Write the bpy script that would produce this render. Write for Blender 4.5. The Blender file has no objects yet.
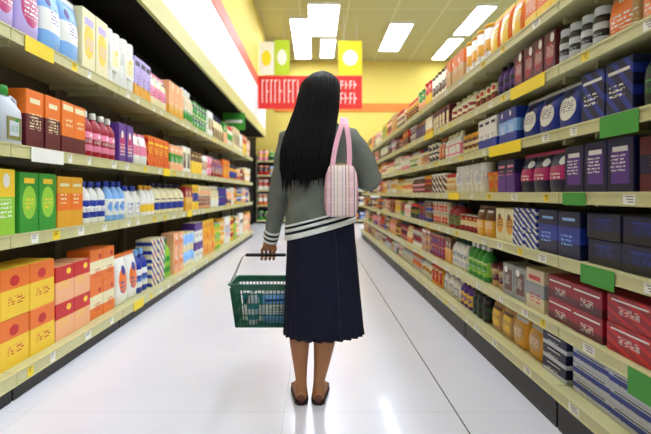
import bpy, bmesh, math, random
from mathutils import Vector, Matrix
random.seed(11)
R = random.Random(5)
C = bpy.context.scene.collection
PI = math.pi

# ------------------------------------------------------------------ helpers
def lin(c):
    out = []
    for v in c:
        v = v / 255.0
        out.append(v / 12.92 if v <= 0.04045 else ((v + 0.055) / 1.055) ** 2.4)
    return (out[0], out[1], out[2], 1.0)

class MB:
    """collects shapes, then links them as one mesh object"""
    def __init__(s):
        s.v = []; s.f = []; s.m = []; s.smooth = []
    def add(s, vs, fs, mi=0, sm=False):
        b = len(s.v)
        s.v += [tuple(p) for p in vs]
        for f in fs:
            s.f.append([b + i for i in f]); s.m.append(mi); s.smooth.append(sm)
    def box(s, x0, x1, y0, y1, z0, z1, mi=0):
        if x0 > x1: x0, x1 = x1, x0
        vs = [(x0,y0,z0),(x1,y0,z0),(x1,y1,z0),(x0,y1,z0),(x0,y0,z1),(x1,y0,z1),(x1,y1,z1),(x0,y1,z1)]
        fs = [(0,3,2,1),(4,5,6,7),(0,1,5,4),(1,2,6,5),(2,3,7,6),(3,0,4,7)]
        s.add(vs, fs, mi)
    def bbox(s, x0, x1, y0, y1, z0, z1, b=0.003, mi=0):
        """box with chamfered edges: a stack of inset rectangles with cut corners"""
        def ring(z, i):
            a0, a1, c0, c1 = x0+i, x1-i, y0+i, y1-i
            return [(a0+b,c0,z),(a1-b,c0,z),(a1,c0+b,z),(a1,c1-b,z),(a1-b,c1,z),(a0+b,c1,z),(a0,c1-b,z),(a0,c0+b,z)]
        s.rings([ring(z0, b), ring(z0+b, 0), ring(z1-b, 0), ring(z1, b)], mi)
    def rings(s, rs, mi=0, sm=False, cap0=True, cap1=True, closed=True):
        n = len(rs[0]); vs = [p for r in rs for p in r]; fs = []
        for k in range(len(rs)-1):
            for i in range(n if closed else n-1):
                j = (i+1) % n
                fs.append((k*n+i, k*n+j, (k+1)*n+j, (k+1)*n+i))
        if cap0: fs.append(tuple(range(n-1, -1, -1)))
        if cap1: fs.append(tuple((len(rs)-1)*n+i for i in range(n)))
        s.add(vs, fs, mi, sm)
    def lathe(s, prof, cx=0, cy=0, n=16, mi=0, sx=1, sy=1, sm=True, cap=True):
        rs = [[(cx+sx*r*math.cos(2*PI*i/n), cy+sy*r*math.sin(2*PI*i/n), z) for i in range(n)] for r, z in prof]
        s.rings(rs, mi, sm, cap, cap)
    def tube(s, pts, rad, n=8, mi=0, flat=1.0, sm=True, up=None):
        pts = [Vector(p) for p in pts]
        if not hasattr(rad, '__len__'): rad = [rad]*len(pts)
        rs = []; ref = Vector(up) if up else Vector((0.13,0.31,1)).normalized()
        prev = None
        for k, p in enumerate(pts):
            t = (pts[min(k+1,len(pts)-1)] - pts[max(k-1,0)]).normalized()
            if prev is None:
                a = t.cross(ref)
                if a.length < 0.05: a = t.cross(Vector((1,0,0)))
            else:
                a = prev - t*prev.dot(t)
            a.normalize(); prev = a; b = t.cross(a)
            r = rad[k]
            rs.append([p + a*(r*math.cos(2*PI*i/n)) + b*(r*flat*math.sin(2*PI*i/n)) for i in range(n)])
        s.rings(rs, mi, sm)
    def ball(s, c, r, n=12, m=8, mi=0, sx=1, sy=1, sz=1):
        prof = []
        for k in range(m+1):
            a = -PI/2 + PI*k/m
            prof.append((max(r*math.cos(a), r*0.02), r*math.sin(a)*sz + c[2]))
        s.lathe(prof, c[0], c[1], n, mi, sx, sy)
    def mesh(s, name, mats):
        me = bpy.data.meshes.new(name)
        me.from_pydata(s.v, [], s.f)
        if not isinstance(mats, (list, tuple)): mats = [mats]
        for m in mats: me.materials.append(m)
        me.polygons.foreach_set('material_index', s.m)
        me.polygons.foreach_set('use_smooth', s.smooth)
        me.update()
        return me
    def build(s, name, mats, parent=None, loc=(0,0,0), rz=0):
        o = bpy.data.objects.new(name, s.mesh(name, mats)); C.objects.link(o)
        o.location = loc; o.rotation_euler = (0,0,rz)
        if parent: o.parent = parent
        return o

def tag(o, label=None, cat=None, group=None, kind=None):
    if label: o['label'] = label
    if cat: o['category'] = cat
    if group: o['group'] = group
    if kind: o['kind'] = kind
    return o
def empty(name, loc=(0,0,0), rz=0):
    o = bpy.data.objects.new(name, None); C.objects.link(o)
    o.location = loc; o.rotation_euler = (0,0,rz); o.empty_display_size = 0.05
    return o
def structure(mb, name, mat):
    return tag(mb.build(name, mat), kind='structure')

# ------------------------------------------------------------------ materials
def mat(name, col, rough=0.5, spec=0.4, emit=None, metal=0.0, coat=0.0):
    m = bpy.data.materials.new(name); m.use_nodes = True
    b = m.node_tree.nodes['Principled BSDF']
    b.inputs['Base Color'].default_value = lin(col)
    b.inputs['Roughness'].default_value = rough
    b.inputs['Specular IOR Level'].default_value = spec
    b.inputs['Metallic'].default_value = metal
    b.inputs['Coat Weight'].default_value = coat
    if emit:
        b.inputs['Emission Color'].default_value = lin(emit[0]); b.inputs['Emission Strength'].default_value = emit[1]
    return m
class NT:
    def __init__(s, m):
        s.t = m.node_tree; s.n = s.t.nodes; s.b = s.n['Principled BSDF']
    def math(s, op, a, b=None, c=None):
        q = s.n.new('ShaderNodeMath'); q.operation = op
        for i, v in enumerate((a, b, c)):
            if v is None: continue
            if isinstance(v, (int, float)): q.inputs[i].default_value = v
            else: s.t.links.new(v, q.inputs[i])
        return q.outputs[0]
    def coords(s, kind='Generated'):
        tc = s.n.new('ShaderNodeTexCoord'); sp = s.n.new('ShaderNodeSeparateXYZ')
        s.t.links.new(tc.outputs[kind], sp.inputs[0])
        return tc.outputs[kind], sp.outputs[0], sp.outputs[1], sp.outputs[2]
    def mix(s, f, a, b):
        q = s.n.new('ShaderNodeMix'); q.data_type = 'RGBA'
        s.t.links.new(f, q.inputs[0])
        for i, v in ((6, a), (7, b)):
            if isinstance(v, tuple): q.inputs[i].default_value = v
            else: s.t.links.new(v, q.inputs[i])
        return q.outputs[2]
    def noise(s, vec, scale, detail=3):
        q = s.n.new('ShaderNodeTexNoise'); q.inputs['Scale'].default_value = scale; q.inputs['Detail'].default_value = detail
        s.t.links.new(vec, q.inputs['Vector']); return q.outputs['Fac']
    def color(s, v): s.t.links.new(v, s.b.inputs['Base Color'])
    def bump(s, h, strength=0.2, dist=0.01):
        q = s.n.new('ShaderNodeBump'); q.inputs['Strength'].default_value = strength; q.inputs['Distance'].default_value = dist
        s.t.links.new(h, q.inputs['Height']); s.t.links.new(q.outputs[0], s.b.inputs['Normal'])

def varied(name, col, col2, scale, rough=0.5, spec=0.4, thr=None, **k):
    m = mat(name, col, rough, spec, **k); t = NT(m); v, *_ = t.coords('Object')
    f = t.noise(v, scale)
    t.color(t.mix(f, lin(col), lin(col2))); t.bump(f, 0.05)
    return m

PAL = {
 'white': (238,236,226), 'cream': (240,228,180), 'ivory': (246,240,212), 'yellow': (250,206,50), 'golden': (230,165,40), 'orange': (240,120,35),
 'red': (205,30,32), 'crimson': (160,16,38), 'maroon': (95,22,34), 'pink': (238,140,170), 'magenta': (190,40,110), 'purple': (92,48,140),
 'lavender': (190,170,226), 'navy': (16,20,64), 'blue': (30,54,152), 'sky blue': (130,180,236), 'teal': (20,120,130), 'green': (50,150,50),
 'lime': (150,205,60), 'dark green': (20,62,36), 'brown': (105,62,38), 'tan': (205,160,98), 'beige': (220,200,160), 'grey': (150,152,150),
 'black': (22,22,26), 'peach': (248,180,130), 'olive': (130,125,62), 'silver': (200,204,210)}
_pk = {}
MARK = {'band': 'band', 'oval': 'oval', 'stripe': 'stripes', 'half': 'top', 'panel': 'panel', 'foot': 'base'}
def pack(base, acc, acc2, style, film=False):
    key = (base, acc, acc2, style, film)
    if key in _pk: return _pk[key]
    m = mat('print_%s_%s_%s' % (base, acc, style), PAL[base], 0.28 if film else 0.42, 0.5)
    t = NT(m); v, x, y, z = t.coords('Generated')
    ay = t.math('ABSOLUTE', t.math('SUBTRACT', y, 0.5)); az = t.math('ABSOLUTE', t.math('SUBTRACT', z, 0.5))
    if style == 'band': k1 = t.math('LESS_THAN', az, 0.17)
    elif style == 'oval':
        k1 = t.math('LESS_THAN', t.math('ADD', t.math('POWER', t.math('MULTIPLY', ay, 2.7), 2), t.math('POWER', t.math('MULTIPLY', az, 3.6), 2)), 1.0)
    elif style == 'stripe': k1 = t.math('GREATER_THAN', t.math('SINE', t.math('MULTIPLY', t.math('ADD', t.math('MULTIPLY', y, 0.8), z), 17)), 0.25)
    elif style == 'half': k1 = t.math('GREATER_THAN', z, 0.58)
    elif style == 'foot': k1 = t.math('LESS_THAN', z, 0.34)
    else: k1 = t.math('MULTIPLY', t.math('LESS_THAN', ay, 0.34), t.math('LESS_THAN', az, 0.33))
    col = t.mix(k1, lin(PAL[base]), lin(PAL[acc]))
    # small printed lines of type and a badge, different on every design
    q = random.Random(sum(ord(ch)*(ix+3) for ix, ch in enumerate(base+acc+acc2+style)))
    cy, cz, hw, hh = q.uniform(.4,.6), q.uniform(.3,.62), q.uniform(.2,.36), q.uniform(.08,.17)
    mp = t.n.new('ShaderNodeMapping'); mp.inputs['Scale'].default_value = (1, q.uniform(9,15), q.uniform(18,30)); t.t.links.new(v, mp.inputs[0])
    nz = t.noise(mp.outputs[0], 1.0, 0)
    zone = t.math('MULTIPLY', t.math('LESS_THAN', t.math('ABSOLUTE', t.math('SUBTRACT', y, cy)), hw), t.math('LESS_THAN', t.math('ABSOLUTE', t.math('SUBTRACT', z, cz)), hh))
    lines = t.math('GREATER_THAN', t.math('SINE', t.math('MULTIPLY', z, q.choice((70, 95, 120)))), 0.0)
    k2 = t.math('MULTIPLY', t.math('MULTIPLY', zone, lines), t.math('GREATER_THAN', nz, 0.47))
    col = t.mix(k2, col, lin(PAL[acc2]))
    by, bz, br = q.uniform(.2,.8), q.uniform(.7,.88), q.uniform(5,9)
    if q.random() < .55:
        k3 = t.math('LESS_THAN', t.math('ADD', t.math('POWER', t.math('MULTIPLY', t.math('SUBTRACT', y, by), br), 2), t.math('POWER', t.math('MULTIPLY', t.math('SUBTRACT', z, bz), br*1.5), 2)), 1.0)
    else:
        k3 = t.math('MULTIPLY', t.math('LESS_THAN', ay, q.uniform(.25,.45)), t.math('LESS_THAN', t.math('ABSOLUTE', t.math('SUBTRACT', z, q.uniform(.76,.9))), q.uniform(.025,.06)))
    col = t.mix(k3, col, lin(PAL[acc2]))
    t.color(col)
    _pk[key] = m; return m
_pl = {}
def plain(c, rough=0.35):
    k = (c, rough)
    if k not in _pl: _pl[k] = mat('plastic_' + c.replace(' ', '_'), PAL[c], rough, 0.5)
    return _pl[k]

M = {}
M['shelf'] = varied('shelf_enamel', (206,200,148), (190,184,132), 6, 0.4, 0.4)
M['rail'] = varied('price_rail_plastic', (212,206,150), (196,190,134), 14, 0.35, 0.5)
M['back'] = mat('shelf_back_panel', (92,86,66), 0.6)
M['upright'] = mat('upright_steel', (120,114,90), 0.5)
M['kick'] = varied('kick_plate_dark', (22,20,16), (38,32,24), 5, 0.45, 0.4)
M['tag_white'] = mat('tag_white', (240,238,225), 0.5); M['tag_yellow'] = mat('tag_yellow', (246,214,30), 0.5); M['tag_green'] = mat('tag_green', (66,150,50), 0.5)
M['tag_red'] = mat('tag_red', (200,40,30), 0.5)
M['tagink'] = mat('tag_ink', (60,50,45), 0.6)

# floor: pale polished sheet with one dark joint running down the aisle
fl = mat('polished_floor', (232,229,236), 0.16, 0.5, coat=0.15); t = NT(fl); v, x, y, z = t.coords('Object')
n1 = t.noise(v, 1.6, 4); n2 = t.noise(v, 60, 2)
c = t.mix(n1, lin((240,237,243)), lin((222,219,228)))
c = t.mix(t.math('GREATER_THAN', n2, 0.68), c, lin((222,219,226)))
seam = t.math('LESS_THAN', t.math('ABSOLUTE', t.math('SUBTRACT', x, 0.652)), 0.0034)
c = t.mix(seam, c, lin((96,90,86)))
def grid(axis, pitch, off, w):
    return t.math('LESS_THAN', t.math('ABSOLUTE', t.math('SUBTRACT', t.math('MODULO', t.math('ADD', axis, 50+off), pitch), pitch/2)), w)
c = t.mix(t.math('MULTIPLY', grid(y, 1.2, 0.1, 0.0016), 0.35), c, lin((150,146,146)))
c = t.mix(t.math('MULTIPLY', grid(x, 1.2, -0.652+0.6, 0.0016), 0.35), c, lin((150,146,146)))
t.color(c); M['floor'] = fl
rg = t.math('ADD', t.math('MULTIPLY', n1, 0.12), 0.18); t.t.links.new(rg, t.b.inputs['Roughness'])

ce = mat('ceiling_board', (188,182,126), 0.85, 0.1); t = NT(ce); v, x, y, z = t.coords('Object')
g1 = t.math('LESS_THAN', t.math('ABSOLUTE', t.math('SUBTRACT', t.math('MODULO', t.math('ADD', x, 50.2), 1.2), 0.6)), 0.02)
g2 = t.math('LESS_THAN', t.math('ABSOLUTE', t.math('SUBTRACT', t.math('MODULO', t.math('ADD', y, 50.0), 2.4), 1.2)), 0.02)
t.color(t.mix(t.math('MAXIMUM', g1, g2), lin((188,182,126)), lin((208,203,152)))); M['ceiling'] = ce
M['wall_yellow'] = varied('yellow_wall_paint', (226,204,104), (220,197,98), 2, 0.7, 0.2)
M['wall_cream'] = mat('cream_wall_paint', (206,206,196), 0.7, 0.2)
M['wall_shade'] = mat('recess_painted_shade', (30,28,22), 0.8, 0.1)  # shadow above the left shelving put into the wall and bulkhead colour
M['soffit_white'] = varied('white_fascia', (250,246,244), (246,240,240), 3, 0.5, 0.3)
M['soffit_trim'] = mat('yellow_fascia_trim', (214,206,132), 0.5)
M['red_trim'] = mat('red_trim', (226,96,70), 0.5)
M['orange_trim'] = mat('orange_trim', (232,128,44), 0.5)

# ------------------------------------------------------------------ the setting
XL, XR = -2.08, 7.0; YB, YF = -3.0, 15.6; ZC = 5.6
b = MB(); b.box(XL, XR, YB, YF, -0.1, 0); structure(b, 'floor', M['floor'])
b = MB(); b.box(XL, XR, YB, YF, ZC, ZC+0.1); structure(b, 'ceiling', M['ceiling'])
b = MB(); b.box(XL-0.1, XL, YB, YF, 0, ZC); structure(b, 'wall_left', M['wall_shade'])
b = MB(); b.box(XR, XR+0.1, YB, YF, 0, ZC); structure(b, 'wall_right', M['wall_cream'])
b = MB(); b.box(XL, XR, YF, YF+0.1, 0, ZC); structure(b, 'wall_far', M['wall_yellow'])
b = MB(); b.box(XL, XR, YB-0.1, YB, 0, ZC); structure(b, 'wall_behind', M['wall_cream'])
b = MB(); b.box(XL+0.65, XR-0.001, YF-0.04, YF-0.001, 3.84, 4.12); structure(b, 'trim_1', M['orange_trim'])
# bulkhead above the left-hand shelving
SX = -1.5; SY = 13.2
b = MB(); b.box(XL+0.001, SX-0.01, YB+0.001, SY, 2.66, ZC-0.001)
structure(b, 'wall_bulkhead', M['wall_shade'])
b = MB(); b.box(SX-0.01, SX+0.02, YB+0.001, SY, 2.86, 3.74); structure(b, 'trim_2', M['soffit_white'])
b = MB(); b.box(SX-0.01, SX+0.03, YB+0.001, SY, 2.64, 2.86); structure(b, 'trim_3', M['soffit_trim'])
b = MB(); b.box(SX-0.01, SX+0.03, YB+0.001, SY, 3.74, 4.0); structure(b, 'trim_4', M['red_trim'])
b = MB(); b.box(SX-0.01, SX+0.01, YB+0.001, SY, 4.0, ZC-0.001); structure(b, 'trim_5', M['wall_yellow'])
b = MB(); b.box(XL+0.002, SX+0.01, SY, SY+0.02, 2.64, ZC-0.001); structure(b, 'trim_6', M['wall_yellow'])

# ------------------------------------------------------------------ ceiling lights
LE = 14.5
M['lamp'] = mat('lamp_diffuser', (255,255,250), 0.4, 0.2, emit=((226,238,255), LE))
M['lamp_frame'] = mat('lamp_frame', (235,232,215), 0.4)
ORD = ['nearest', 'second nearest', 'third nearest', 'fourth nearest', 'fifth nearest', 'sixth nearest', 'seventh nearest', 'eighth nearest', 'ninth nearest', 'tenth nearest']
def ceiling_light(X, y0, y1, w, label):
    r = empty('ceiling_light', (X, (y0+y1)/2, ZC))
    L = (y1-y0)/2
    b = MB(); h = w/2
    b.box(-h-.03, -h, -L-.03, L+.03, -.07, 0); b.box(h, h+.03, -L-.03, L+.03, -.07, 0)
    b.box(-h, h, -L-.03, -L, -.07, 0); b.box(-h, h, L, L+.03, -.07, 0)
    b.box(-h, h, -L, L, -.012, 0)
    b.build('lamp_frame', M['lamp_frame'], r)
    b = MB(); n = 8
    rs = [[(-h+.002, yy, -.045), (-h+.03, yy, -.06), (h-.03, yy, -.06), (h-.002, yy, -.045), (h-.002, yy, -.02), (-h+.002, yy, -.02)] for yy in (-L+.002, L-.002)]
    b.rings(rs); b.build('diffuser', M['lamp'], r)
    tag(r, label, 'ceiling light', 'rectangular ceiling lights')
ceiling_light(0.19, 10.8, 12.95, .74, 'large bright ceiling light above the head of the shopper')
ceiling_light(0.36, 13.25, 15.0, .42, 'small narrow ceiling light just beyond the large central one')
ceiling_light(-0.42, 11.7, 15.1, .5, 'long narrow ceiling light left of the large central one')
ceiling_light(2.30, 12.05, 14.3, .6, 'single square-looking ceiling light right of the hanging banner')
ceiling_light(4.15, 10.9, 12.85, .45, 'ceiling light over the right shelving, nearer of the slanting pair')
ceiling_light(4.12, 13.2, 15.2, .42, 'ceiling light over the right shelving, farther of the slanting pair')
rn = ['over the left part of the aisle', 'over the right shelving', 'far to the right']
for i, X in enumerate((-0.1, 2.3, 4.9)):
    for j, Y in enumerate((-1.5, 1.2, 3.9, 6.6, 9.0)):
        ceiling_light(X, Y-.9, Y+.9, .6, 'white ceiling light %s, %s the banner' % (rn[i], ['farthest from','fourth nearest','third nearest','second nearest','nearest'][j]))

# ------------------------------------------------------------------ shelving bays
BAY = 1.2
LZ = [0.14, 0.81, 1.26, 1.83]
RZ = [0.185, 0.44, 0.74, 1.02, 1.295, 1.575, 1.85]
LX0, RX0 = -1.5, 1.06
LN = ['bottom', 'lower middle', 'upper middle', 'top']
RN = ['bottom', 'second-lowest', 'third-lowest', 'middle', 'third-highest', 'second-highest', 'top']
def shelving_bay(side, k, y0, levels, depth, lip, top, talk):
    s = -1 if side == 'left' else 1
    x0 = LX0 if side == 'left' else RX0
    r = empty('shelving_bay', (x0, y0, 0))
    tag(r, '%s wall of grocery shelving, the bay %s' % (side, {0: 'nearest to the camera'}.get(k, ORD[min(k,9)] + ' to the camera')), 'shelving', '%s shelving bays' % side)
    g = 0.003
    b = MB(); b.box(s*depth, s*(depth+.03), g, BAY-g, 0.0, top); b.build('back_panel', M['back'], r)
    for yy in (g, BAY-g-.03):
        b = MB(); b.box(s*(depth-.05), s*(depth-.001), yy, yy+.03, 0.0, top-.02)
        b.build('upright', M['upright'], r)
    kz = levels[0] - lip - .002
    b = MB(); b.box(s*(-.015), s*0.005, g+.004, BAY-g-.004, 0.0, kz); b.build('kick_plate', M['kick'], r)
    for i, z in enumerate(levels):
        fx = -.03 if i == 0 else 0.0
        b = MB(); b.box(s*(fx+.006), s*(depth-.052), g, BAY-g, z-.022, z)
        for q in (.12, BAY-.12): b.box(s*.08, s*(depth-.06), q-.008, q+.008, z-.055, z-.022)   # brackets under the shelf
        sh = b.build('shelf', M['shelf'], r)
        b = MB()
        # the price rail: a slightly tilted channel with two small edges
        X0, X1 = s*(fx-.008), s*(fx+.005)
        b.box(X0, X1, g, BAY-g, z-lip, z+.004)
        b.box(s*(fx-.012), X0, g, BAY-g, z-.004, z+.004); b.box(s*(fx-.012), X0, g, BAY-g, z-lip, z-lip+.005)
        b.build('price_rail', M['rail'], sh)
        rr = random.Random(hash((k, i, s > 0)) & 0xffff)
        rr = random.Random(k*31 + i*7 + (500 if s > 0 else 0))
        yy = .08 + rr.random()*.12
        while yy < BAY-.1:
            w = rr.choice((.045, .06, .07)); col = rr.choice(('tag_white','tag_white','tag_white','tag_yellow'))
            if not any(ty-.06 < y0+yy < ty+tw+.02 for (ti, ty, tw, th, tc) in talk if ti == i):
                b = MB(); b.box(s*(fx-.0095), s*(fx-.0081), yy, yy+w, z-lip+.006, z-.006, 0)
                for q in range(3): b.box(s*(fx-.0101), s*(fx-.0095), yy+.008, yy+w-.012-q*.006, z-.014-q*.009, z-.011-q*.009, 1)
                b.build('price_tag', [M[col], M['tagink']], sh)
            yy += w + .12 + rr.random()*.22
        for (ti, ty, tw, th, tc) in talk:
            if ti == i and y0 <= ty < y0+BAY:
                ty = min(ty, y0+BAY-tw-.01)
                b = MB(); b.box(s*(fx-.0145), s*(fx-.0125), ty-y0, ty-y0+tw, z-th, z+.002)
                o = b.build('shelf_talker', M[tc], sh); tag(o, '%s promotional strip on the price rail' % tc[4:])
LT = [(0,3.6,.2,.07,'tag_yellow'), (2,2.35,.3,.075,'tag_white'), (3,2.3,.25,.08,'tag_yellow'), (1,5.2,.2,.07,'tag_yellow'), (2,4.4,.2,.07,'tag_yellow')]
RT = [(4,1.46,.2,.075,'tag_green'), (4,2.3,.42,.06,'tag_yellow'), (5,2.06,.36,.06,'tag_yellow'), (2,1.58,.2,.07,'tag_green'), (1,1.38,.13,.09,'tag_green'),
      (3,1.75,.16,.05,'tag_green'), (3,3.3,.25,.05,'tag_yellow'), (5,4.2,.3,.055,'tag_yellow')]
NB = 8; YL0, YR0 = 1.0, 0.75
for k in range(NB): shelving_bay('left', k, YL0+k*BAY, LZ, .5, .062, 2.2, LT)
for k in range(NB): shelving_bay('right', k, YR0+k*BAY, RZ, .46, .045, 2.05, RT)

# ------------------------------------------------------------------ products
def carton(w, h, d, m, **k):
    b = MB(); b.bbox(-d/2, d/2, -w/2, w/2, 0, h, .0025)
    return [('body', b, m[0])]
def carton_parts(w, h, d, ms):
    b = MB(); b.bbox(-d/2, d/2, -w/2, w/2, 0, h-.0015, .0025)
    f = MB(); f.box(-d/2+.004, -.001, -w/2+.004, w/2-.004, h-.0015, h); f.box(.001, d/2-.004, -w/2+.004, w/2-.004, h-.0015, h)
    return [('box_body', b, ms[0]), ('top_flap', f, ms[1])]
def bottle_parts(w, h, d, ms):
    r = w/2; q = min(d, w*1.0)/w
    b = MB(); b.lathe([(r*.86,0),(r*.97,.008),(r,.02),(r,h*.28),(r*.95,h*.4),(r,h*.55),(r*.96,h*.66),(r*.7,h*.77),(r*.36,h*.84),(r*.33,h*.88)], n=16, sx=q)
    l = MB(); l.lathe([(r*1.0,h*.14),(r*1.025,h*.15),(r*1.025,h*.54),(r*1.0,h*.55)], n=16, sx=q)
    c = MB(); c.lathe([(r*.42,h*.86),(r*.44,h*.87),(r*.43,h*.97),(r*.36,h)], n=12, sx=q)
    return [('bottle_body', b, ms[0]), ('bottle_label', l, ms[1]), ('cap', c, ms[2])]
def jug_parts(w, h, d, ms):
    def rr(z, a, c, off=0):
        n = 16; out = []
        for i in range(n):
            t = 2*PI*i/n; ct, st = math.cos(t), math.sin(t)
            out.append((a*math.copysign(abs(ct)**.55, ct), off + c*math.copysign(abs(st)**.55, st), z))
        return out
    a, c = d/2*.9, w/2
    b = MB(); b.rings([rr(0,a*.9,c*.9), rr(.01,a,c), rr(h*.5,a,c), rr(h*.62,a*.95,c*.94), rr(h*.76,a*.7,c*.55,-c*.25), rr(h*.84,a*.45,c*.3,-c*.35)], sm=True)
    hd = MB(); hd.tube([(0,c*.05,h*.74),(0,c*.45,h*.84),(0,c*.8,h*.8),(0,c*.86,h*.66),(0,c*.75,h*.5)], [a*.25]*5, n=8)
    l = MB()
    l.box(a*.985, a*1.04, -c*.62, c*.62, h*.1, h*.48)
    cp = MB(); cp.lathe([(c*.36,h*.83),(c*.36,h*.97),(c*.3,h)], cy=-c*.35, n=14)
    return [('jug_body', b, ms[0]), ('handle', hd, ms[0]), ('jug_label', l, ms[1]), ('cap', cp, ms[2])]
def jar_parts(w, h, d, ms):
    r = w/2
    b = MB(); b.lathe([(r*.85,0),(r,.008),(r,h*.72),(r*.82,h*.82)], n=16)
    l = MB(); l.lathe([(r*.99,h*.14),(r*1.02,h*.15),(r*1.02,h*.62),(r*.99,h*.63)], n=16)
    c = MB(); c.lathe([(r*.86,h*.8),(r*.9,h*.82),(r*.9,h*.97),(r*.84,h)], n=16)
    return [('jar_body', b, ms[0]), ('jar_label', l, ms[1]), ('lid', c, ms[2])]
def can_parts(w, h, d, ms):
    r = w/2
    b = MB(); b.lathe([(r*.95,.004),(r*.96,h*.04),(r*.96,h*.96),(r*.95,h-.004)], n=18)
    c = MB(); c.lathe([(r*.93,h-.004),(r,h-.006),(r,h),(r*.9,h),(r*.88,h-.003)], n=18)
    return [('can_wrapper', b, ms[0]), ('can_rim', c, ms[3])]
def canister_parts(w, h, d, ms):
    r = w/2
    b = MB(); b.lathe([(r*.97,0),(r*.98,h*.02),(r*.98,h*.9)], n=18)
    c = MB(); c.lathe([(r,h*.89),(r*1.0,h*.985),(r*.95,h),(r*.9,h*.985)], n=18)
    return [('canister_body', b, ms[0]), ('lid', c, ms[2])]
def pouch_parts(w, h, d, ms):
    # a filled bag: bulging middle, pinched flat seams at top and foot
    n = 20; rs = []
    for (z, fd, fw) in ((0,.72,.9),(.04,.85,.97),(.2,1,1),(.45,1,.985),(.66,.82,.975),(.82,.48,.985),(.9,.16,1.0),(.905,.06,1.0)):
        ring = []
        for i in range(n):
            t = 2*PI*i/n; ct, st = math.cos(t), math.sin(t)
            cr = 1 + .03*math.sin(5*t + z*9)
            ring.append((d/2*fd*math.copysign(abs(ct)**.8, ct)*cr, w/2*fw*math.copysign(abs(st)**.6, st), z*h))
        rs.append(ring)
    b = MB(); b.rings(rs, sm=True)
    c = MB(); m = 14
    rs = [[(x+.0014*math.sin(zq*900)*0, y, z) for (x, y) in ((-.0015,-w/2),(.0015,-w/2),(.0015,w/2),(-.0015,w/2))] for zq, z in ((0,h*.9),(1,h*.95))]
    c.rings(rs)
    for i in range(m): # crimped top
        y0 = -w/2 + w*i/m; c.add([(-.002,y0,h*.95),(.002,y0,h*.95),(.002,y0+w/m,h*.95),(-.002,y0+w/m,h*.95),(0,y0+w/m/2,h)], [(0,1,4),(1,2,4),(2,3,4),(3,0,4),(3,2,1,0)])
    return [('bag_body', b, ms[0]), ('top_seam', c, ms[2])]
def tub_parts(w, h, d, ms):
    r = w/2; q = d/w if d < w else 1
    b = MB(); b.lathe([(r*.74,0),(r*.78,.005),(r*.93,h*.86)], n=18, sx=q)
    c = MB(); c.lathe([(r*.99,h*.85),(r,h*.87),(r,h*.97),(r*.95,h),(r*.6,h*.985)], n=18, sx=q)
    return [('tub_body', b, ms[0]), ('lid', c, ms[2])]
def multipack_parts(w, h, d, ms):
    # wrapped rolls: cylinders in two layers under a film sleeve
    out = []; nn = 2; r = w/nn/2
    for lay in range(2):
        for q in range(nn):
            cy = -w/2 + r + q*2*r; z0 = lay*h/2; b = MB(); out.append(('roll', b, ms[0]))
            b.lathe([(r*.92,z0+.002),(r*.985,z0+.01),(r*.985,z0+h/2-.01),(r*.92,z0+h/2-.002)], cy=cy, n=16, sx=min(1, d/2/r*.98))
    c = MB(); c.bbox(-min(d/2, r)*.99, min(d/2, r)*.99, -w/2+r*.5, w/2-r*.5, h*.28, h*.72, .002)
    return out + [('film_sleeve', c, ms[1])]
KIND = {'carton': (carton_parts, 'carton', 'box'), 'bottle': (bottle_parts, 'bottle', 'bottle'), 'jug': (jug_parts, 'jug', 'jug'),
        'jar': (jar_parts, 'jar', 'jar'), 'can': (can_parts, 'can', 'can'), 'canister': (canister_parts, 'canister', 'canister'),
        'pouch': (pouch_parts, 'pouch', 'bag'), 'tub': (tub_parts, 'tub', 'tub'), 'multipack': (multipack_parts, 'multipack', 'pack')}
PLUR = {'carton':'cartons','bottle':'bottles','jug':'jugs','jar':'jars','can':'cans','canister':'canisters','pouch':'pouches','tub':'tubs','multipack':'multipacks'}
NAME = {'carton':'product_carton','bottle':'plastic_bottle','jug':'plastic_jug','jar':'glass_jar','can':'tin_can','canister':'canister','pouch':'product_pouch','tub':'plastic_tub','multipack':'roll_multipack'}
steel = mat('tin_rim', (190,190,186), 0.3, 0.5, metal=0.8)
def shape(kind, w, h, d, base, acc, acc2, style):
    film = kind in ('pouch', 'multipack')
    pr = pack(base, acc, acc2, style, film)
    if kind in ('bottle', 'jug', 'jar'): ms = [plain(base), pack(acc, base, acc2, style), plain(acc2)]
    elif kind == 'multipack': ms = [plain('white', .8), pr, pr]
    elif kind == 'carton': ms = [pr, plain(base, .5)]
    else: ms = [pr, pr, plain(acc)]
    ms.append(steel); 
    return KIND[kind][0](w, h, d, ms)
def make_product(kind, dims, look, parts=True):
    ps = shape(kind, *dims, *look)
    if parts:
        r = empty(NAME[kind]); ch = [b.build(n, m, r) for n, b, m in ps]
    else:
        b = MB(); ms = []
        for n, q, m in ps:
            if m not in ms: ms.append(m)
            b.add(q.v, q.f, ms.index(m)); 
            b.smooth[-len(q.f):] = q.smooth
        r = b.build(NAME[kind], ms)
    return r
def copy_tree(o):
    c = o.copy(); C.objects.link(c)
    for ch in o.children:
        d = ch.copy(); C.objects.link(d); d.parent = c
    return c

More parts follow.
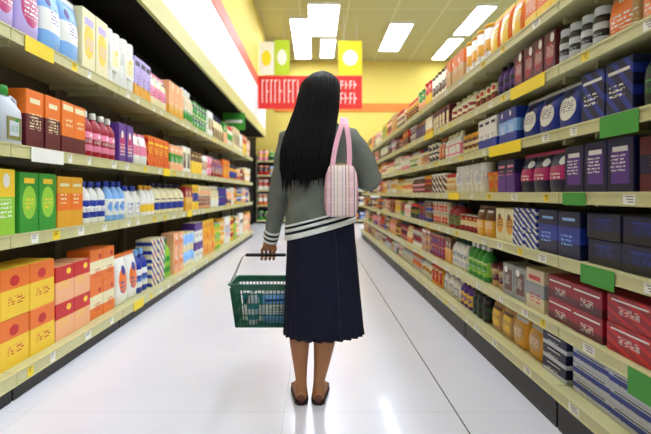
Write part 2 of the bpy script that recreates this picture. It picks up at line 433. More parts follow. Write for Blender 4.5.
NUM = ['zero', 'one', 'two', 'three', 'four', 'five', 'six', 'seven', 'eight', 'nine', 'ten']
used = {}
count = {}
def run(side, li, y, spec, ymax, clear, far=False):
    """one facing row of identical products starting at y; returns the y after it"""
    kind, base, acc, acc2, style, w, h, n, st = spec
    # a look is used once per shelf
    tries = 0
    styles = ['band','oval','stripe','half','panel','foot']
    while (side, li, kind, base, acc, style) in used and tries < 60:
        style = R.choice(styles)
        if tries > 8: acc = R.choice(['white','cream','red','blue','yellow','green','orange','navy','brown','pink','black','purple'])
        if acc == base: acc = 'white' if base != 'white' else 'red'
        tries += 1
    used[(side, li, kind, base, acc, style)] = 1
    gap = .006
    h = min(h, (clear-.012)/st)
    d = {'carton': min(max(w*.9, .12), .22), 'pouch': min(.11, w*.55), 'tub': w, 'multipack': w/2, 'jug': min(w*.62, .12)}.get(kind, w)
    n = min(n, int((ymax-y)/(w+gap)))
    if n < 1: return ymax
    x0 = LX0 if side == 'left' else RX0; s = -1 if side == 'left' else 1
    z0 = (LZ if side == 'left' else RZ)[li]
    lev = (LN if side == 'left' else RN)[li]
    noun = KIND[kind][1]
    grp = '%s %s with %s %s on the %s %s shelf' % (base, PLUR[kind], acc, MARK[style], side, lev)
    mark = MARK[style]
    parts = y < 6.0
    dj = R.uniform(.0, .02)
    # bays' rows are as deep as the pack: the front pack stands near the rail
    proto = make_product(kind, (w, h, d), (base, acc, acc2, style), parts)
    first = True
    for i in range(n):
        for k in range(st):
            o = proto if first else copy_tree(proto); first = False
            o.location = (x0 + s*(.02 + d/2 + dj + (R.uniform(0,.008))), y + w/2 + i*(w+gap), z0 + .0005 + k*(h+.0006))
            o.rotation_euler = (0, 0, (0 if s < 0 else PI) + R.uniform(-.02, .02) * (1 if kind in ('carton','multipack','jug') else 2) * (0.4 if w > .16 else 1))
            tail = 'on the %s %s shelf' % (side, lev)
            if n*st == 1: lab = '%s %s with %s %s, the only one, %s' % (base, noun, acc, mark, tail)
            else:
                pos = '' if n == 1 else (ORD[i] if i < n-1 else 'farthest')
                if st == 2: pos = (pos + ' ' + ('upper' if k else 'lower')).strip()
                if st == 3: pos = (pos + ' ' + ('lower','middle','upper')[k]).strip()
                lab = '%s %s with %s %s, %s of %s %s' % (base, noun, acc, mark, pos, NUM[n] if st == 1 else 'stack', tail)
                if st > 1: lab = lab.replace('of stack', 'in stack')
            tag(o, lab, KIND[kind][2], grp)
            count[kind] = count.get(kind, 0) + 1
    return y + n*(w+gap) + R.uniform(.004, .03)

# spec: kind, base, accent, accent2, style, width, height, number, stacked
# near rows follow the photo's colours; farther ones are drawn from each shelf's palette
NEAR = {
 ('right',6): (1.30, [('pouch','golden','orange','red','oval',.17,.25,3,1), ('carton','yellow','orange','white','band',.13,.25,4,1), ('pouch','orange','yellow','white','panel',.14,.25,3,1),
              ('canister','white','golden','brown','band',.11,.25,4,1), ('carton','tan','orange','white','half',.14,.25,3,1)]),
 ('right',5): (1.22, [('pouch','tan','orange','white','panel',.16,.21,3,1), ('jar','black','silver','silver','band',.075,.17,4,1), ('carton','maroon','crimson','white','oval',.1,.2,4,1), ('bottle','purple','navy','black','band',.08,.21,3,1),
              ('can','brown','cream','red','half',.09,.13,4,1)]),
 ('right',4): (1.22, [('bottle','dark green','black','green','band',.1,.22,3,1), ('carton','navy','blue','white','stripe',.15,.21,2,1), ('pouch','blue','white','navy','oval',.17,.21,3,1), ('carton','blue','sky blue','white','band',.12,.2,2,1),
              ('carton','white','blue','navy','foot',.1,.2,3,1), ('jar','brown','cream','golden','band',.085,.15,4,1)]),
 ('right',3): (1.2, [('carton','maroon','navy','tan','band',.16,.19,2,1), ('carton','navy','purple','white','panel',.14,.2,3,1), ('pouch','navy','magenta','white','band',.15,.21,3,1), ('carton','purple','navy','pink','half',.11,.19,2,1),
              ('tub','golden','orange','brown','oval',.1,.13,2,1), ('multipack','white','silver','grey','panel',.2,.21,3,1)]),
 ('right',2): (1.2, [('carton','navy','black','blue','foot',.2,.1,3,2), ('carton','navy','blue','sky blue','band',.17,.2,2,1), ('carton','blue','white','navy','stripe',.13,.1,2,2), ('carton','cream','golden','brown','oval',.12,.19,2,1),
              ('pouch','golden','brown','white','half',.14,.2,2,1), ('can','crimson','cream','golden','band',.085,.12,4,1)]),
 ('right',1): (1.2, [('carton','crimson','red','white','stripe',.24,.105,2,2), ('carton','crimson','maroon','white','foot',.2,.1,2,2), ('carton','beige','grey','red','band',.18,.2,1,1), ('carton','grey','brown','white','panel',.14,.18,2,1),
              ('tub','tan','maroon','white','band',.11,.14,2,1), ('bottle','green','lime','white','oval',.09,.23,4,1), ('bottle','white','silver','dark green','band',.085,.22,4,1)]),
 ('right',0): (1.2, [('bottle','green','dark green','white','band',.1,.2,2,1), ('carton','silver','blue','navy','band',.24,.068,2,3), ('carton','navy','silver','white','foot',.2,.068,1,3), ('pouch','golden','tan','white','oval',.17,.2,2,1), ('pouch','tan','yellow','brown','panel',.14,.18,2,1),
              ('jar','black','dark green','black','band',.09,.16,3,1), ('bottle','purple','yellow','yellow','oval',.08,.2,3,1), ('jug','white','grey','blue','panel',.15,.21,3,1)]),
 ('left',3): (1.62, [('multipack','white','lavender','pink','panel',.24,.42,2,1), ('pouch','lavender','magenta','white','oval',.2,.42,2,1), ('pouch','sky blue','white','purple','band',.19,.42,2,1), ('carton','cream','yellow','lavender','oval',.17,.42,2,1),
              ('multipack','white','cream','yellow','panel',.24,.42,2,1)]),
 ('left',2): (1.62, [('jug','white','grey','green','band',.19,.3,2,1), ('jug','silver','olive','green','panel',.17,.3,2,1), ('carton','maroon','orange','cream','half',.15,.32,2,1), ('carton','orange','maroon','cream','foot',.14,.32,2,1),
              ('bottle','crimson','pink','white','band',.11,.32,4,1), ('carton','purple','magenta','white','oval',.13,.31,2,1), ('pouch','white','pink','red','band',.15,.28,2,1), ('carton','orange','red','yellow','stripe',.14,.29,4,1)]),
 ('left',1): (1.62, [('carton','orange','yellow','white','half',.17,.31,3,1), ('carton','lime','yellow','white','half',.15,.33,1,1), ('carton','green','lime','yellow','oval',.16,.32,2,1), ('carton','golden','orange','cream','band',.14,.31,2,1),
              ('bottle','white','blue','blue','band',.1,.29,3,1), ('bottle','sky blue','white','blue','oval',.1,.3,3,1), ('jug','white','silver','blue','panel',.16,.27,2,1), ('bottle','white','yellow','golden','half',.1,.28,3,1)]),
 ('left',0): (1.62, [('carton','golden','red','cream','half',.26,.24,2,2), ('carton','yellow','orange','red','half',.22,.25,2,2), ('carton','peach','red','yellow','half',.2,.22,2,2), ('carton','orange','cream','red','band',.18,.24,2,2),
              ('pouch','white','orange','blue','oval',.2,.4,2,1), ('bottle','blue','white','sky blue','band',.13,.38,2,1), ('carton','cream','blue','red','stripe',.17,.22,2,2), ('bottle','lime','green','green','band',.12,.4,2,1), ('carton','peach','orange','white','oval',.16,.22,2,2)]),
}
FARPAL = {
 ('right',6): 'cream yellow ivory golden beige tan yellow peach white',
 ('right',5): 'brown cream white beige tan maroon ivory white lavender',
 ('right',4): 'white cream beige white tan brown ivory silver',
 ('right',3): 'white cream golden brown white crimson beige',
 ('right',2): 'brown crimson cream black golden white beige',
 ('right',1): 'white cream green red brown golden white pink',
 ('right',0): 'white silver golden crimson cream white tan',
 ('left',3): 'cream yellow white ivory beige lavender cream peach',
 ('left',2): 'orange cream peach white golden crimson yellow',
 ('left',1): 'cream sky blue|yellow|white|ivory|blue|peach|golden',
 ('left',0): 'lime|orange|cream|blue|yellow|white|peach|sky blue|red',
}
ACC = ['red','blue','golden','orange','brown','green','navy','pink','purple','white','cream','yellow','crimson']
def clearance(side, li):
    Z = LZ if side == 'left' else RZ; lip = .062 if side == 'left' else .045
    if li == len(Z)-1: return .47 if side == 'left' else .29
    return Z[li+1] - Z[li] - .058
for (side, li), (ys, specs) in NEAR.items():
    y = ys; cl = clearance(side, li)
    yend = (YL0 if side == 'left' else YR0) + NB*BAY - .02
    for sp in specs: y = run(side, li, y, sp, yend, cl)
    pal = FARPAL[(side, li)]; pal = pal.split('|') if '|' in pal else pal.split()
    pal = [p if p in PAL else p.split()[0] for p in pal]
    while y < yend - .1:
        base = R.choice(pal); acc = R.choice([a for a in ACC if a != base]); acc2 = R.choice([a for a in ('white','cream','red','navy','golden') if a not in (base, acc)])
        kind = R.choice(['carton','bottle','jar','pouch','can','canister','tub','carton','multipack' if side == 'left' else 'pouch','jug' if side == 'left' else 'bottle'])
        hmax = cl - .015
        rmax = .27 if li == 6 else .22
        if side == 'left':
            hmax = {0: .5, 1: .33, 2: .33, 3: .43}[li]
            w = R.uniform(.12, .19); h = hmax*R.uniform(.8, 1); st = 1
            if kind in ('carton','can','jar','tub','canister') and (li == 0 or kind in ('can','tub')): st = 2; h = h/2
            if kind == 'can': w = min(w, .12)
        else:
            w = R.uniform(.085, .14); h = min(hmax, rmax)*R.uniform(.84, 1); st = 1
            if kind == 'can': w = .085; h = .1; st = 2
            if kind == 'tub': h = .1; st = 2
            if kind == 'jar': w = .085; h *= .85
        y = run(side, li, y, (kind, base, acc, acc2, R.choice(['band','oval','stripe','half','panel','foot']), w, h, R.choice((2,3,3,4,5)) if kind != 'multipack' else 2, st), yend, cl)
print('products', count, sum(count.values()))

# ------------------------------------------------------------------ far shelving against the end wall
def far_unit(x0, x1, lab):
    r = empty('end_wall_shelving', ((x0+x1)/2, 15.0, 0)); W = (x1-x0)/2
    b = MB(); b.box(-W, W, .45, .48, 0, 2.3); b.build('back_panel', M['back'], r)
    for sx in (-W, W-.03):
        b = MB(); b.box(sx, sx+.03, 0, .45, 0, 2.3); b.build('side_panel', M['upright'], r)
    for z in (.12, .62, 1.12, 1.62, 2.1):
        b = MB(); b.box(-W+.031, W-.031, -.0, .449, z-.03, z); s = b.build('shelf', M['shelf'], r)
        b = MB(); b.box(-W+.031, W-.031, -.012, 0, z-.05, z+.004); b.build('price_rail', M['rail'], s)
    tag(r, lab, 'shelving', 'shelving along the end wall')
far_unit(-2.0, -0.7, 'low cream shelving against the yellow end wall, left of the shopper')
far_unit(0.6, 3.2, 'low cream shelving against the yellow end wall, right of the shopper')
rowi = 0
for (x0, x1, sd) in ((-1.95, -.78, 'left'), (.66, 2.7, 'right')):
    for zi, z in enumerate((.12, .62, 1.12, 1.62, 2.1)):
        x = x0; 
        zn = ['bottom','second','third','fourth','top'][zi]
        seen = set()
        while x < x1 - .3:
            kind = R.choice(['carton','bottle','canister','pouch']); base = R.choice(['cream','red','golden','white','pink','orange','green','beige','crimson','sky blue'])
            acc = R.choice([a for a in ('white','red','golden','brown','blue','navy') if a != base])
            if (kind, base, acc) in seen: continue
            seen.add((kind, base, acc))
            w = R.uniform(.14, .2); h = R.uniform(.28, .4)
            n = min(2, int((x1-x)/(w+.01)))
            p = make_product(kind, (w, h, .14 if kind in ('carton','pouch') else w), (base, acc, 'cream' if base != 'cream' else 'red', 'band'), False)
            for i in range(n):
                o = p if i == 0 else copy_tree(p)
                o.location = (x + w/2 + i*(w+.01), 15.14, z+.0005); o.rotation_euler = (0,0,PI/2)
                tag(o, '%s %s with %s band, %s of pair, %s end-wall unit, %s shelf' % (base, kind, acc, ('left','right')[i], sd, zn), KIND[kind][2], '%s %s on the %s end-wall unit %s shelf' % (base, PLUR[kind], sd, zn))
            x += n*(w+.01) + .02

# ------------------------------------------------------------------ hanging banner and green sign
def banner():
    Y = 11.5
    r = empty('hanging_banner', (-.16, Y, 3.19)); tag(r, 'wide red banner with yellow and lime top boards hanging from the ceiling', 'banner')
    s = 39.1
    def X(px): return (px-316)/s + .16
    def Z(py): return (193-py)/s + 1.02 - 3.19
    red = mat('banner_red', (222,38,30), .5); wh = mat('banner_white', (246,238,226), .5); ye = mat('banner_yellow', (250,222,30), .5)
    li = mat('banner_lime', (190,214,40), .5); cordm = mat('cord_grey', (200,196,180), .5)
    b = MB(); b.bbox(X(258), X(362), -.015, .015, Z(109), Z(76), .004); p = b.build('red_board', red, r)
    # rows of pale lettering strokes, too blurred in the photo to read
    rr = random.Random(4)
    for (u0, u1, v0, v1) in ((262,300,80,103), (322,358,81,89), (322,358,93,104)):
        u = u0; b = MB()
        while u < u1:
            k = rr.choice((0,1,2)); w = rr.uniform(2.2, 3.2)
            b.box(X(u), X(u+.8), -.018, -.0155, Z(v1), Z(v0))
            if k != 1: b.box(X(u+.8), X(u+w), -.018, -.0155, Z(v0+1.2), Z(v0))
            if k != 0: b.box(X(u+.8), X(u+w), -.018, -.0155, Z((v0+v1)/2+.6), Z((v0+v1)/2-.6))
            u += w + 1.8
        b.build('lettering', wh, p)
    for (u0, u1, v0, v1, m, n) in ((259,274,42,75,wh,'top_board'), (274.5,289.5,40,75,li,'top_board'), (338.5,362,41,75,ye,'top_board')):
        b = MB(); b.bbox(X(u0), X(u1), -.01, .01, Z(v1), Z(v0), .004); q = b.build(n, m, r)
        b = MB(); c0 = (u0+u1)/2; hw = (u1-u0)*.3
        for k in range(9):
            pass
        cx, cz, rw, rh = X(c0), (Z(v0)+Z(v1))/2, (X(u1)-X(u0))*.32, .2
        ring = [(cx+rw*math.cos(2*PI*i/20), -.0135, cz+rh*math.sin(2*PI*i/20)) for i in range(20)]
        b.rings([ring, [(x, -.0105, z) for x, y, z in ring]]); b.build('emblem', ye if m is wh else wh, q)
    for px in (264, 284, 344, 357):
        b = MB(); top = ZC - 3.19; z0 = Z(42)
        b.tube([(X(px),0,z0-.02),(X(px),0,top)], .006, n=6); b.build('cord', cordm, r)
banner()
gs = empty('hanging_sign', (-1.66, 9.0, 2.2)); tag(gs, 'green sign board hanging under the dark bulkhead above the left shelving', 'sign')
gm = mat('sign_green', (60,150,40), .5)
b = MB(); b.bbox(-.2, .24, -.012, .012, .08, .42, .004); b.build('board', gm, gs)
b = MB(); b.box(-.15, .19, -.015, -.0125, .22, .28); b.build('pale_stripe', M['tag_white'], gs)
for x in (-.14, .12):
    b = MB(); b.box(x-.005, x+.005, -.005, .005, .42, .459); b.build('hanger', M['upright'], gs)

# ------------------------------------------------------------------ the shopper
def bake(mb, voxel, smooth=3, name='tmp'):
    me = mb.mesh(name, plain('white')); o = bpy.data.objects.new(name, me); C.objects.link(o)
    m = o.modifiers.new('r', 'REMESH'); m.mode = 'VOXEL'; m.voxel_size = voxel; m.use_smooth_shade = True
    if smooth:
        s = o.modifiers.new('s', 'SMOOTH'); s.factor = .5; s.iterations = smooth
    dg = bpy.context.evaluated_depsgraph_get(); dg.update()
    out = bpy.data.meshes.new_from_object(o.evaluated_get(dg)); 
    bpy.data.objects.remove(o); out.name = name
    for p in out.polygons: p.use_smooth = True
    return out
def link_mesh(name, me, m, parent):
    me.materials.clear(); me.materials.append(m)
    o = bpy.data.objects.new(name, me); C.objects.link(o); o.parent = parent
    return o
def ering(cx, cy, z, rx, ry, n=48, tilt=0, e=1.0):
    out = []
    for i in range(n):
        a = 2*PI*i/n; ct, st = math.cos(a), math.sin(a)
        x = rx*math.copysign(abs(ct)**e, ct); y = ry*math.copysign(abs(st)**e, st)
        out.append((cx+x, cy+y, z + tilt*x))
    return out
skin = varied('skin', (180,124,80), (168,110,68), 12, .5, .4); skin.node_tree.nodes['Principled BSDF'].inputs['Subsurface Weight'].default_value = .08
W = empty('person', (0, 2.2, 0))
tag(W, 'person seen from behind with long black hair, grey sweater, navy skirt, holding a basket', 'person')
O = Vector((0, 2.2, 0))
def L(*p): return Vector(p) - O
def Ls(ps): return [L(*p) for p in ps]
# body
b = MB()
tors = [(.80,.03,.150,.10),(.88,.028,.150,.10),(.98,.025,.128,.09),(1.06,.024,.122,.085),(1.15,.022,.135,.09),(1.24,.022,.145,.092),(1.30,.022,.14,.08),(1.34,.022,.095,.06),(1.37,.022,.055,.05)]
b.rings([ering(cx, 0, z, rx, ry) for z, cx, rx, ry in tors])
b.tube(Ls([(.022,2.2,1.33),(.024,2.2,1.38),(.028,2.205,1.44)]), [.056,.05,.05], n=20)
hc = (.03, .0, 1.505)
b.ball((hc[0], hc[1]+.0, hc[2]), .078, 28, 20, sx=1, sy=1.2, sz=1.32)
b.ball((hc[0], hc[1]+.035, hc[2]-.06), .05, 20, 14, sx=1, sy=1.0, sz=.9)                    # jaw
b.tube([(hc[0],.09,1.52),(hc[0],.108,1.49),(hc[0],.098,1.482)], [.006,.012,.010], n=10)      # nose
b.ball((hc[0], .083, 1.455), .016, 12, 8, sx=1.4, sy=.6, sz=.45)                             # mouth
for s in (-1, 1):
    b.ball((hc[0]+s*.078, .0, 1.495), .02, 12, 8, sx=.4, sy=.8, sz=1.4)                      # ears
    b.ball((hc[0]+s*.03, .082, 1.53), .014, 10, 6, sx=1.4, sy=.5, sz=.4)                     # brows
# arms
LA = [(-.10,2.21,1.30),(-.135,2.22,1.285),(-.158,2.24,1.16),(-.178,2.26,1.03),(-.205,2.31,.92),(-.235,2.37,.79)]
b.tube(Ls(LA), [.045,.047,.041,.036,.034,.024], n=18)
RA = [(.12,2.2,1.30),(.175,2.2,1.285),(.225,2.19,1.19),(.262,2.19,1.085),(.25,2.30,1.09),(.215,2.41,1.11)]
b.tube(Ls(RA), [.045,.047,.041,.037,.035,.025], n=18)
GZ, GY, GX = .687, 2.42, -.265
# left hand closed round the basket grip
b.tube(Ls([(-.235,2.37,.79),(-.245,2.385,.765),(-.254,2.40,.742),(-.258,2.408,.722)]), [.022,.026,.031,.030], n=14, flat=.55, up=(0,1,0))
for i, (dx, ln) in enumerate(((-.033,.9),(-.0112,1.0),(.0108,1.03),(.032,.95))):
    x = GX+.006+dx
    b.tube(Ls([(x*.3+.7*-.254,2.402,.745),(x,2.437,.712),(x,2.442,.690*1),(x,2.432,.669),(x,2.412,.663),(x,2.399,.672+.006*ln)]), [.010,.0088,.0082,.008,.0074,.0065], n=10)
b.tube(Ls([(-.236,2.392,.762),(-.222,2.392,.742),(-.216,2.396,.722),(-.226,2.397,.703),(-.238,2.399,.695)]), [.013,.0115,.0098,.009,.0075], n=10)
# right hand, fingers gently curled in front of the body
b.tube(Ls([(.215,2.41,1.11),(.208,2.44,1.118),(.198,2.47,1.122),(.192,2.485,1.122)]), [.023,.027,.032,.03], n=14, flat=.5)
for i, (dx, dz, ln) in enumerate(((.03,.0,.85),(.010,.002,1.0),(-.011,.002,1.05),(-.031,.0,.95))):
    x = .19+dx
    b.tube(Ls([(.196+dx*.6,2.46,1.122),(x,2.50,1.124),(x-.003,2.50+.030*ln,1.112),(x-.006,2.50+.043*ln,1.09),(x-.008,2.50+.036*ln,1.073)]), [.0095,.0088,.0082,.0075,.0065], n=10)
b.tube(Ls([(.178,2.442,1.114),(.156,2.462,1.105),(.145,2.488,1.096),(.146,2.508,1.086)]), [.012,.0115,.0095,.0075], n=10)
# legs
LLg = [(-.045,2.2,.84),(-.06,2.2,.62),(-.07,2.205,.46),(-.076,2.195,.40),(-.080,2.185,.30),(-.076,2.19,.18),(-.072,2.195,.10),(-.072,2.195,.055)]
b.tube(Ls(LLg), [.09,.072,.054,.05,.049,.034,.026,.030], n=22)
RLg = [(.10,2.2,.84),(.075,2.2,.62),(.05,2.205,.46),(.047,2.195,.40),(.041,2.185,.30),(.026,2.19,.18),(.014,2.195,.10),(.012,2.195,.055)]
b.tube(Ls(RLg), [.09,.074,.056,.053,.053,.037,.027,.030], n=22)
for ax, tx in ((-.072, -.094), (.012, .034)):
    b.tube(Ls([(ax,2.165,.036),(ax,2.20,.045),(ax+(tx-ax)*.4,2.26,.04),(ax+(tx-ax)*.8,2.33,.026),(tx,2.37,.022)]), [.026,.032,.034,.034,.022], n=16, flat=.8)
body = bake(b, .0036, 3, 'body'); link_mesh('body', body, skin, W)
eyew = mat('eye_white', (240,236,230), .2); iris = mat('iris_brown', (50,30,20), .2)
for s in (-1, 1):
    b = MB(); b.ball((hc[0]+s*.03, .076, 1.513), .0125, 14, 10, mi=0); b.ball((hc[0]+s*.03, .0855, 1.513), .0055, 10, 8, mi=1, sy=.7)
    b.build('eye', [eyew, iris], W)

# sweater
sw = mat('grey_knit', (112,116,106), .9, .15); t = NT(sw); v, x, y, z = t.coords('Object')
n = t.noise(v, 14, 5); t.color(t.mix(n, lin((98,103,94)), lin((142,145,132))))
wv = t.math('SINE', t.math('MULTIPLY', z, 1500)); wx = t.math('SINE', t.math('MULTIPLY', x, 1100))
t.bump(t.math('MULTIPLY', wv, wx), .5, .002)
kw = mat('white_knit', (236,236,226), .9, .15); kd = mat('dark_knit', (34,36,44), .9, .15)
TL = .27
b = MB()
def tilt_at(z): return TL*max(0, min(1, (1.05-z)/.17))
rg = [(.868,.022,.166,.122),(.885,.022,.171,.126),(.93,.022,.169,.124),(1.0,.022,.160,.118),(1.08,.024,.157,.114),(1.16,.024,.163,.114),(1.23,.024,.168,.112),(1.285,.024,.165,.104),(1.325,.024,.135,.088),(1.352,.024,.098,.070),(1.375,.024,.068,.058),(1.395,.026,.060,.055)]
b.rings([ering(cx, 0, z, rx, ry, 56, tilt_at(z), .92) for z, cx, rx, ry in rg])
b.tube(Ls([(-.07,2.21,1.295),(-.125,2.22,1.280),(-.158,2.24,1.17),(-.180,2.26,1.04),(-.197,2.295,.95),(-.230,2.360,.815)]), [.056,.062,.056,.051,.049,.040], n=24)
b.tube(Ls([(.09,2.2,1.300),(.16,2.2,1.285),(.215,2.195,1.20),(.243,2.195,1.135),(.262,2.205,1.085),(.262,2.25,1.080),(.25,2.31,1.09),(.222,2.39,1.108)]), [.056,.064,.060,.058,.060,.055,.050,.038], n=24)
sm = bake(b, .0065, 4, 'sweater')
for vv in sm.vertices:      # soft folds of the knit
    c = vv.co; nn = vv.normal
    f = .0035*math.sin(26*c.z + 9*c.x + 3*math.sin(14*c.y)) + .002*math.sin(60*c.z - 22*c.x)
    if c.z < .9: f *= .3
    vv.co = c + nn*f
S = link_mesh('sweater', sm, sw, W)
# striped hem and cuffs (sub-parts of the sweater)
b = MB()
def band(z0, z1, mi, e=.004):
    b.rings([ering(.022, 0, z0, .170+e*.5, .125+e*.5, 56, TL, .92), ering(.022, 0, z0+.003, .172+e, .127+e, 56, TL, .92), ering(.022, 0, z1-.003, .172+e, .127+e, 56, TL, .92), ering(.022, 0, z1, .170+e*.5, .125+e*.5, 56, TL, .92)], mi, True)
band(.836,.862,0); band(.862,.874,1,.003); band(.874,.890,0,.004); band(.890,.900,1,.003); band(.900,.910,0,.003)
o = b.build('striped_hem', [kw, kd], S); tag(o, 'white and dark striped hem')
def cuff(p0, p1, r0, r1, nb):
    b = MB(); p0, p1 = L(*p0), L(*p1)
    for k in range(nb):
        a0, a1 = k/nb, (k+1)/nb
        e = .001 if k % 2 else .003
        b.tube([p0.lerp(p1, a0), p0.lerp(p1, a0+.02), p0.lerp(p1, a1-.02), p0.lerp(p1, a1)], [r0+(r1-r0)*a0+e-.001, r0+(r1-r0)*a0+e, r0+(r1-r0)*a1+e, r0+(r1-r0)*a1+e-.001], n=24, mi=k % 2)
    o = b.build('striped_cuff', [kw, kd], S); tag(o, 'white and dark striped cuff')
cuff((-.227,2.354,.828), (-.2415,2.380,.766), .042, .036, 5)
cuff((.222,2.385,1.106), (.214,2.42,1.112), .040, .034, 5)
b = MB(); b.rings([ering(.026, .0, 1.388, .060, .056, 32), ering(.026, .0, 1.40, .064, .06, 32), ering(.026, .003, 1.408, .058, .054, 32)], 0, True); o = b.build('collar', kw, S)

# skirt: pleated shell
sk = varied('navy_cloth', (25,26,40), (32,33,50), 20, .85, .15)
b = MB(); n = 192; rs = []
prof = [(.93,.140,.10,.024,0),(.90,.156,.113,.024,0),(.86,.160,.118,.024,.05),(.80,.163,.122,.024,.15),(.74,.167,.125,.026,.3),(.65,.172,.128,.027,.5),(.55,.178,.130,.029,.7),(.45,.185,.132,.031,.85),(.37,.190,.133,.033,1),(.331,.194,.134,.034,1.1)]
for (z, rx, ry, cx, am) in prof:
    ring = []
    for i in range(n):
        a = 2*PI*i/n
        k = a*12/PI/1.0
        fr = (k*1.0) % 1.0
        saw = (fr/.8 if fr < .8 else (1-fr)/.2)           # knife pleats
        d = .0075*am*(saw-.5) + .0045*am*math.sin(3*a+1)
        zz = z + (.006*(1-saw) if z < .34 else 0) + (.27*rx*math.cos(a) if z > .89 else 0)
        ring.append((cx+(rx+d)*math.cos(a), (ry+d)*math.sin(a), zz))
    rs.append(ring)
b.rings(rs, 0, True, False, False)
o = b.build('skirt', sk, W); md = o.modifiers.new('thick', 'SOLIDIFY'); md.thickness = .003; md.offset = -1
sb = MB(); 
a = -1.15
sb.tube([(pr[3]+(pr[1]+.003)*math.cos(a), (pr[2]+.003)*math.sin(a), pr[0]) for pr in prof[2:]], .0016, n=6)
sb.build('seam', mat('seam_navy', (42,44,66), .8), o)

# shoes: low brown slip-ons
sh = mat('brown_leather', (120,66,48), .45, .4); sole = mat('dark_sole', (46,28,22), .6)
for ax, tx, nm in ((-.072, -.094, 'left'), (.012, .034, 'right')):
    b = MB()
    path = Ls([(ax,2.158,.028),(ax,2.175,.030),(ax,2.21,.026),(ax+(tx-ax)*.4,2.27,.022),(ax+(tx-ax)*.8,2.335,.024),(tx,2.385,.020)])
    rs = []
    for k, (p, wd, h0, h1) in enumerate(zip(path, (.014,.029,.034,.038,.040,.014), (.014,)*6, (.050,.054,.044,.040,.046,.028))):
        n = 20; ring = []
        for i in range(n):
            a = 2*PI*i/n; q = math.sin(a)
            ring.append((p.x + wd*math.cos(a), p.y, (h0+h1)/2 + (h1-h0)/2*q))
        rs.append(ring)
    b.rings(rs, 0, True); o = b.build('shoe', sh, W)
    b = MB(); rs = []
    for zz, e in ((.0,-.002),(.004,.0),(.014,.0),(.016,-.002)):
        left, right = [], []
        for p, wd in zip(path, (.016,.031,.035,.039,.041,.018)):
            left.append((p.x-wd-e, p.y, zz)); right.append((p.x+wd+e, p.y, zz))
        rs.append(right + left[::-1])
    b.rings(rs); b.build('sole', sole, o)

# hair: a full volume with many fine locks over it
hm = mat('black_hair', (10,9,10), .5, .14); t = NT(hm); v, x, y, z = t.coords('Object')
mp = t.n.new('ShaderNodeMapping'); mp.inputs['Scale'].default_value = (160,160,4); t.t.links.new(v, mp.inputs[0])
nz = t.noise(mp.outputs[0], 1, 3); t.color(t.mix(nz, lin((6,6,7)), lin((19,17,17)))); t.bump(nz, .6, .003)
HR = [(1.078,-.060,-.116,.060,.006),(1.095,-.060,-.119,.092,.016),(1.123,-.058,-.120,.103,.026),(1.19,-.048,-.115,.112,.036),(1.254,-.037,-.100,.114,.046),(1.32,-.022,-.075,.108,.062),(1.385,-.007,-.050,.102,.080),
      (1.431,.005,-.035,.098,.092),(1.492,.014,-.022,.094,.098),(1.548,.022,-.012,.087,.094),(1.58,.026,-.004,.068,.074),(1.604,.029,.0,.040,.044),(1.615,.030,.0,.012,.014)]
b = MB(); b.rings([ering(cx, cy, z, rx, ry, 64) for z, cx, cy, rx, ry in HR], 0, True)
def hp(z, a, off):
    for k in range(len(HR)-1):
        if HR[k][0] <= z <= HR[k+1][0]:
            f = (z-HR[k][0])/(HR[k+1][0]-HR[k][0]); q = [HR[k][j]*(1-f)+HR[k+1][j]*f for j in range(5)]
            break
    else: q = HR[0] if z < HR[0][0] else HR[-1]
    return (q[1]+(q[3]+off)*math.cos(a), q[2]+(q[4]+off)*math.sin(a), z)
rr = random.Random(8)
for k in range(230):
    a = -PI/2 + rr.uniform(-1.75, 1.75)
    zend = 1.02 + rr.uniform(0, .085) + (.03 if math.cos(a) > .5 else 0)
    za = 1.60 - rr.uniform(0, .03); pts = []; N = 16; ph = rr.uniform(0, 6); am = rr.uniform(.0, .05)
    for i in range(N):
        f = i/(N-1); z = za + (zend-za)*f
        off = rr.uniform(.0, .0015) + .0015*math.sin(ph+f*5) + (.003*f)
        p = hp(max(z, 1.095), a + am*math.sin(ph+f*4), off)
        pts.append((p[0], p[1], z))
    w = rr.uniform(.0035, .0075)
    b.tube(pts, [w*.4]+[w]*(N-5)+[w*.85, w*.6, w*.35, w*.1], n=6)
for s in (-1, 1):       # strands falling beside the face
    for k in range(16):
        a = (PI/2 - s*rr.uniform(.75, 1.35)); pts = []
        for i in range(10):
            f = i/9; z = 1.6 - .42*f
            p = hp(z, a, .002); pts.append((p[0] + s*.004, p[1] + .03*math.sin(min(f*2,1)*PI/2)*(1-f*.3), z))
        b.tube(pts, [.002]+[.006]*7+[.003,.001], n=6)
b.build('hair', hm, W)

# ------------------------------------------------------------------ pink plaid shoulder bag
bx, by, bz = .115, 2.037, 1.03
B = empty('shoulder_bag', (bx, by, bz-.118)); tag(B, 'small pink checked shoulder bag hanging behind the right hip on two straps', 'bag')
pm = mat('pink_check', (236,184,196), .7, .2); t = NT(pm); v, x, y, z = t.coords('Object')
def ln(ax, pitch, off, w): return t.math('LESS_THAN', t.math('ABSOLUTE', t.math('SUBTRACT', t.math('MODULO', t.math('ADD', ax, 5+off), pitch), pitch/2)), w)
c = t.mix(t.math('MULTIPLY', ln(x,.052,.0,.011), .6), lin((240,196,204)), lin((250,228,220)))
c = t.mix(t.math('MULTIPLY', ln(z,.070,.0,.012), .5), c, lin((250,228,220)))
c = t.mix(t.math('MAXIMUM', ln(x,.052,.014,.0016), ln(x,.052,.0,.0016)), c, lin((120,80,70)))
c = t.mix(ln(x,.052,-.014,.002), c, lin((176,150,84)))
c = t.mix(t.math('MULTIPLY', ln(z,.070,.0,.0012), .35), c, lin((190,140,130)))
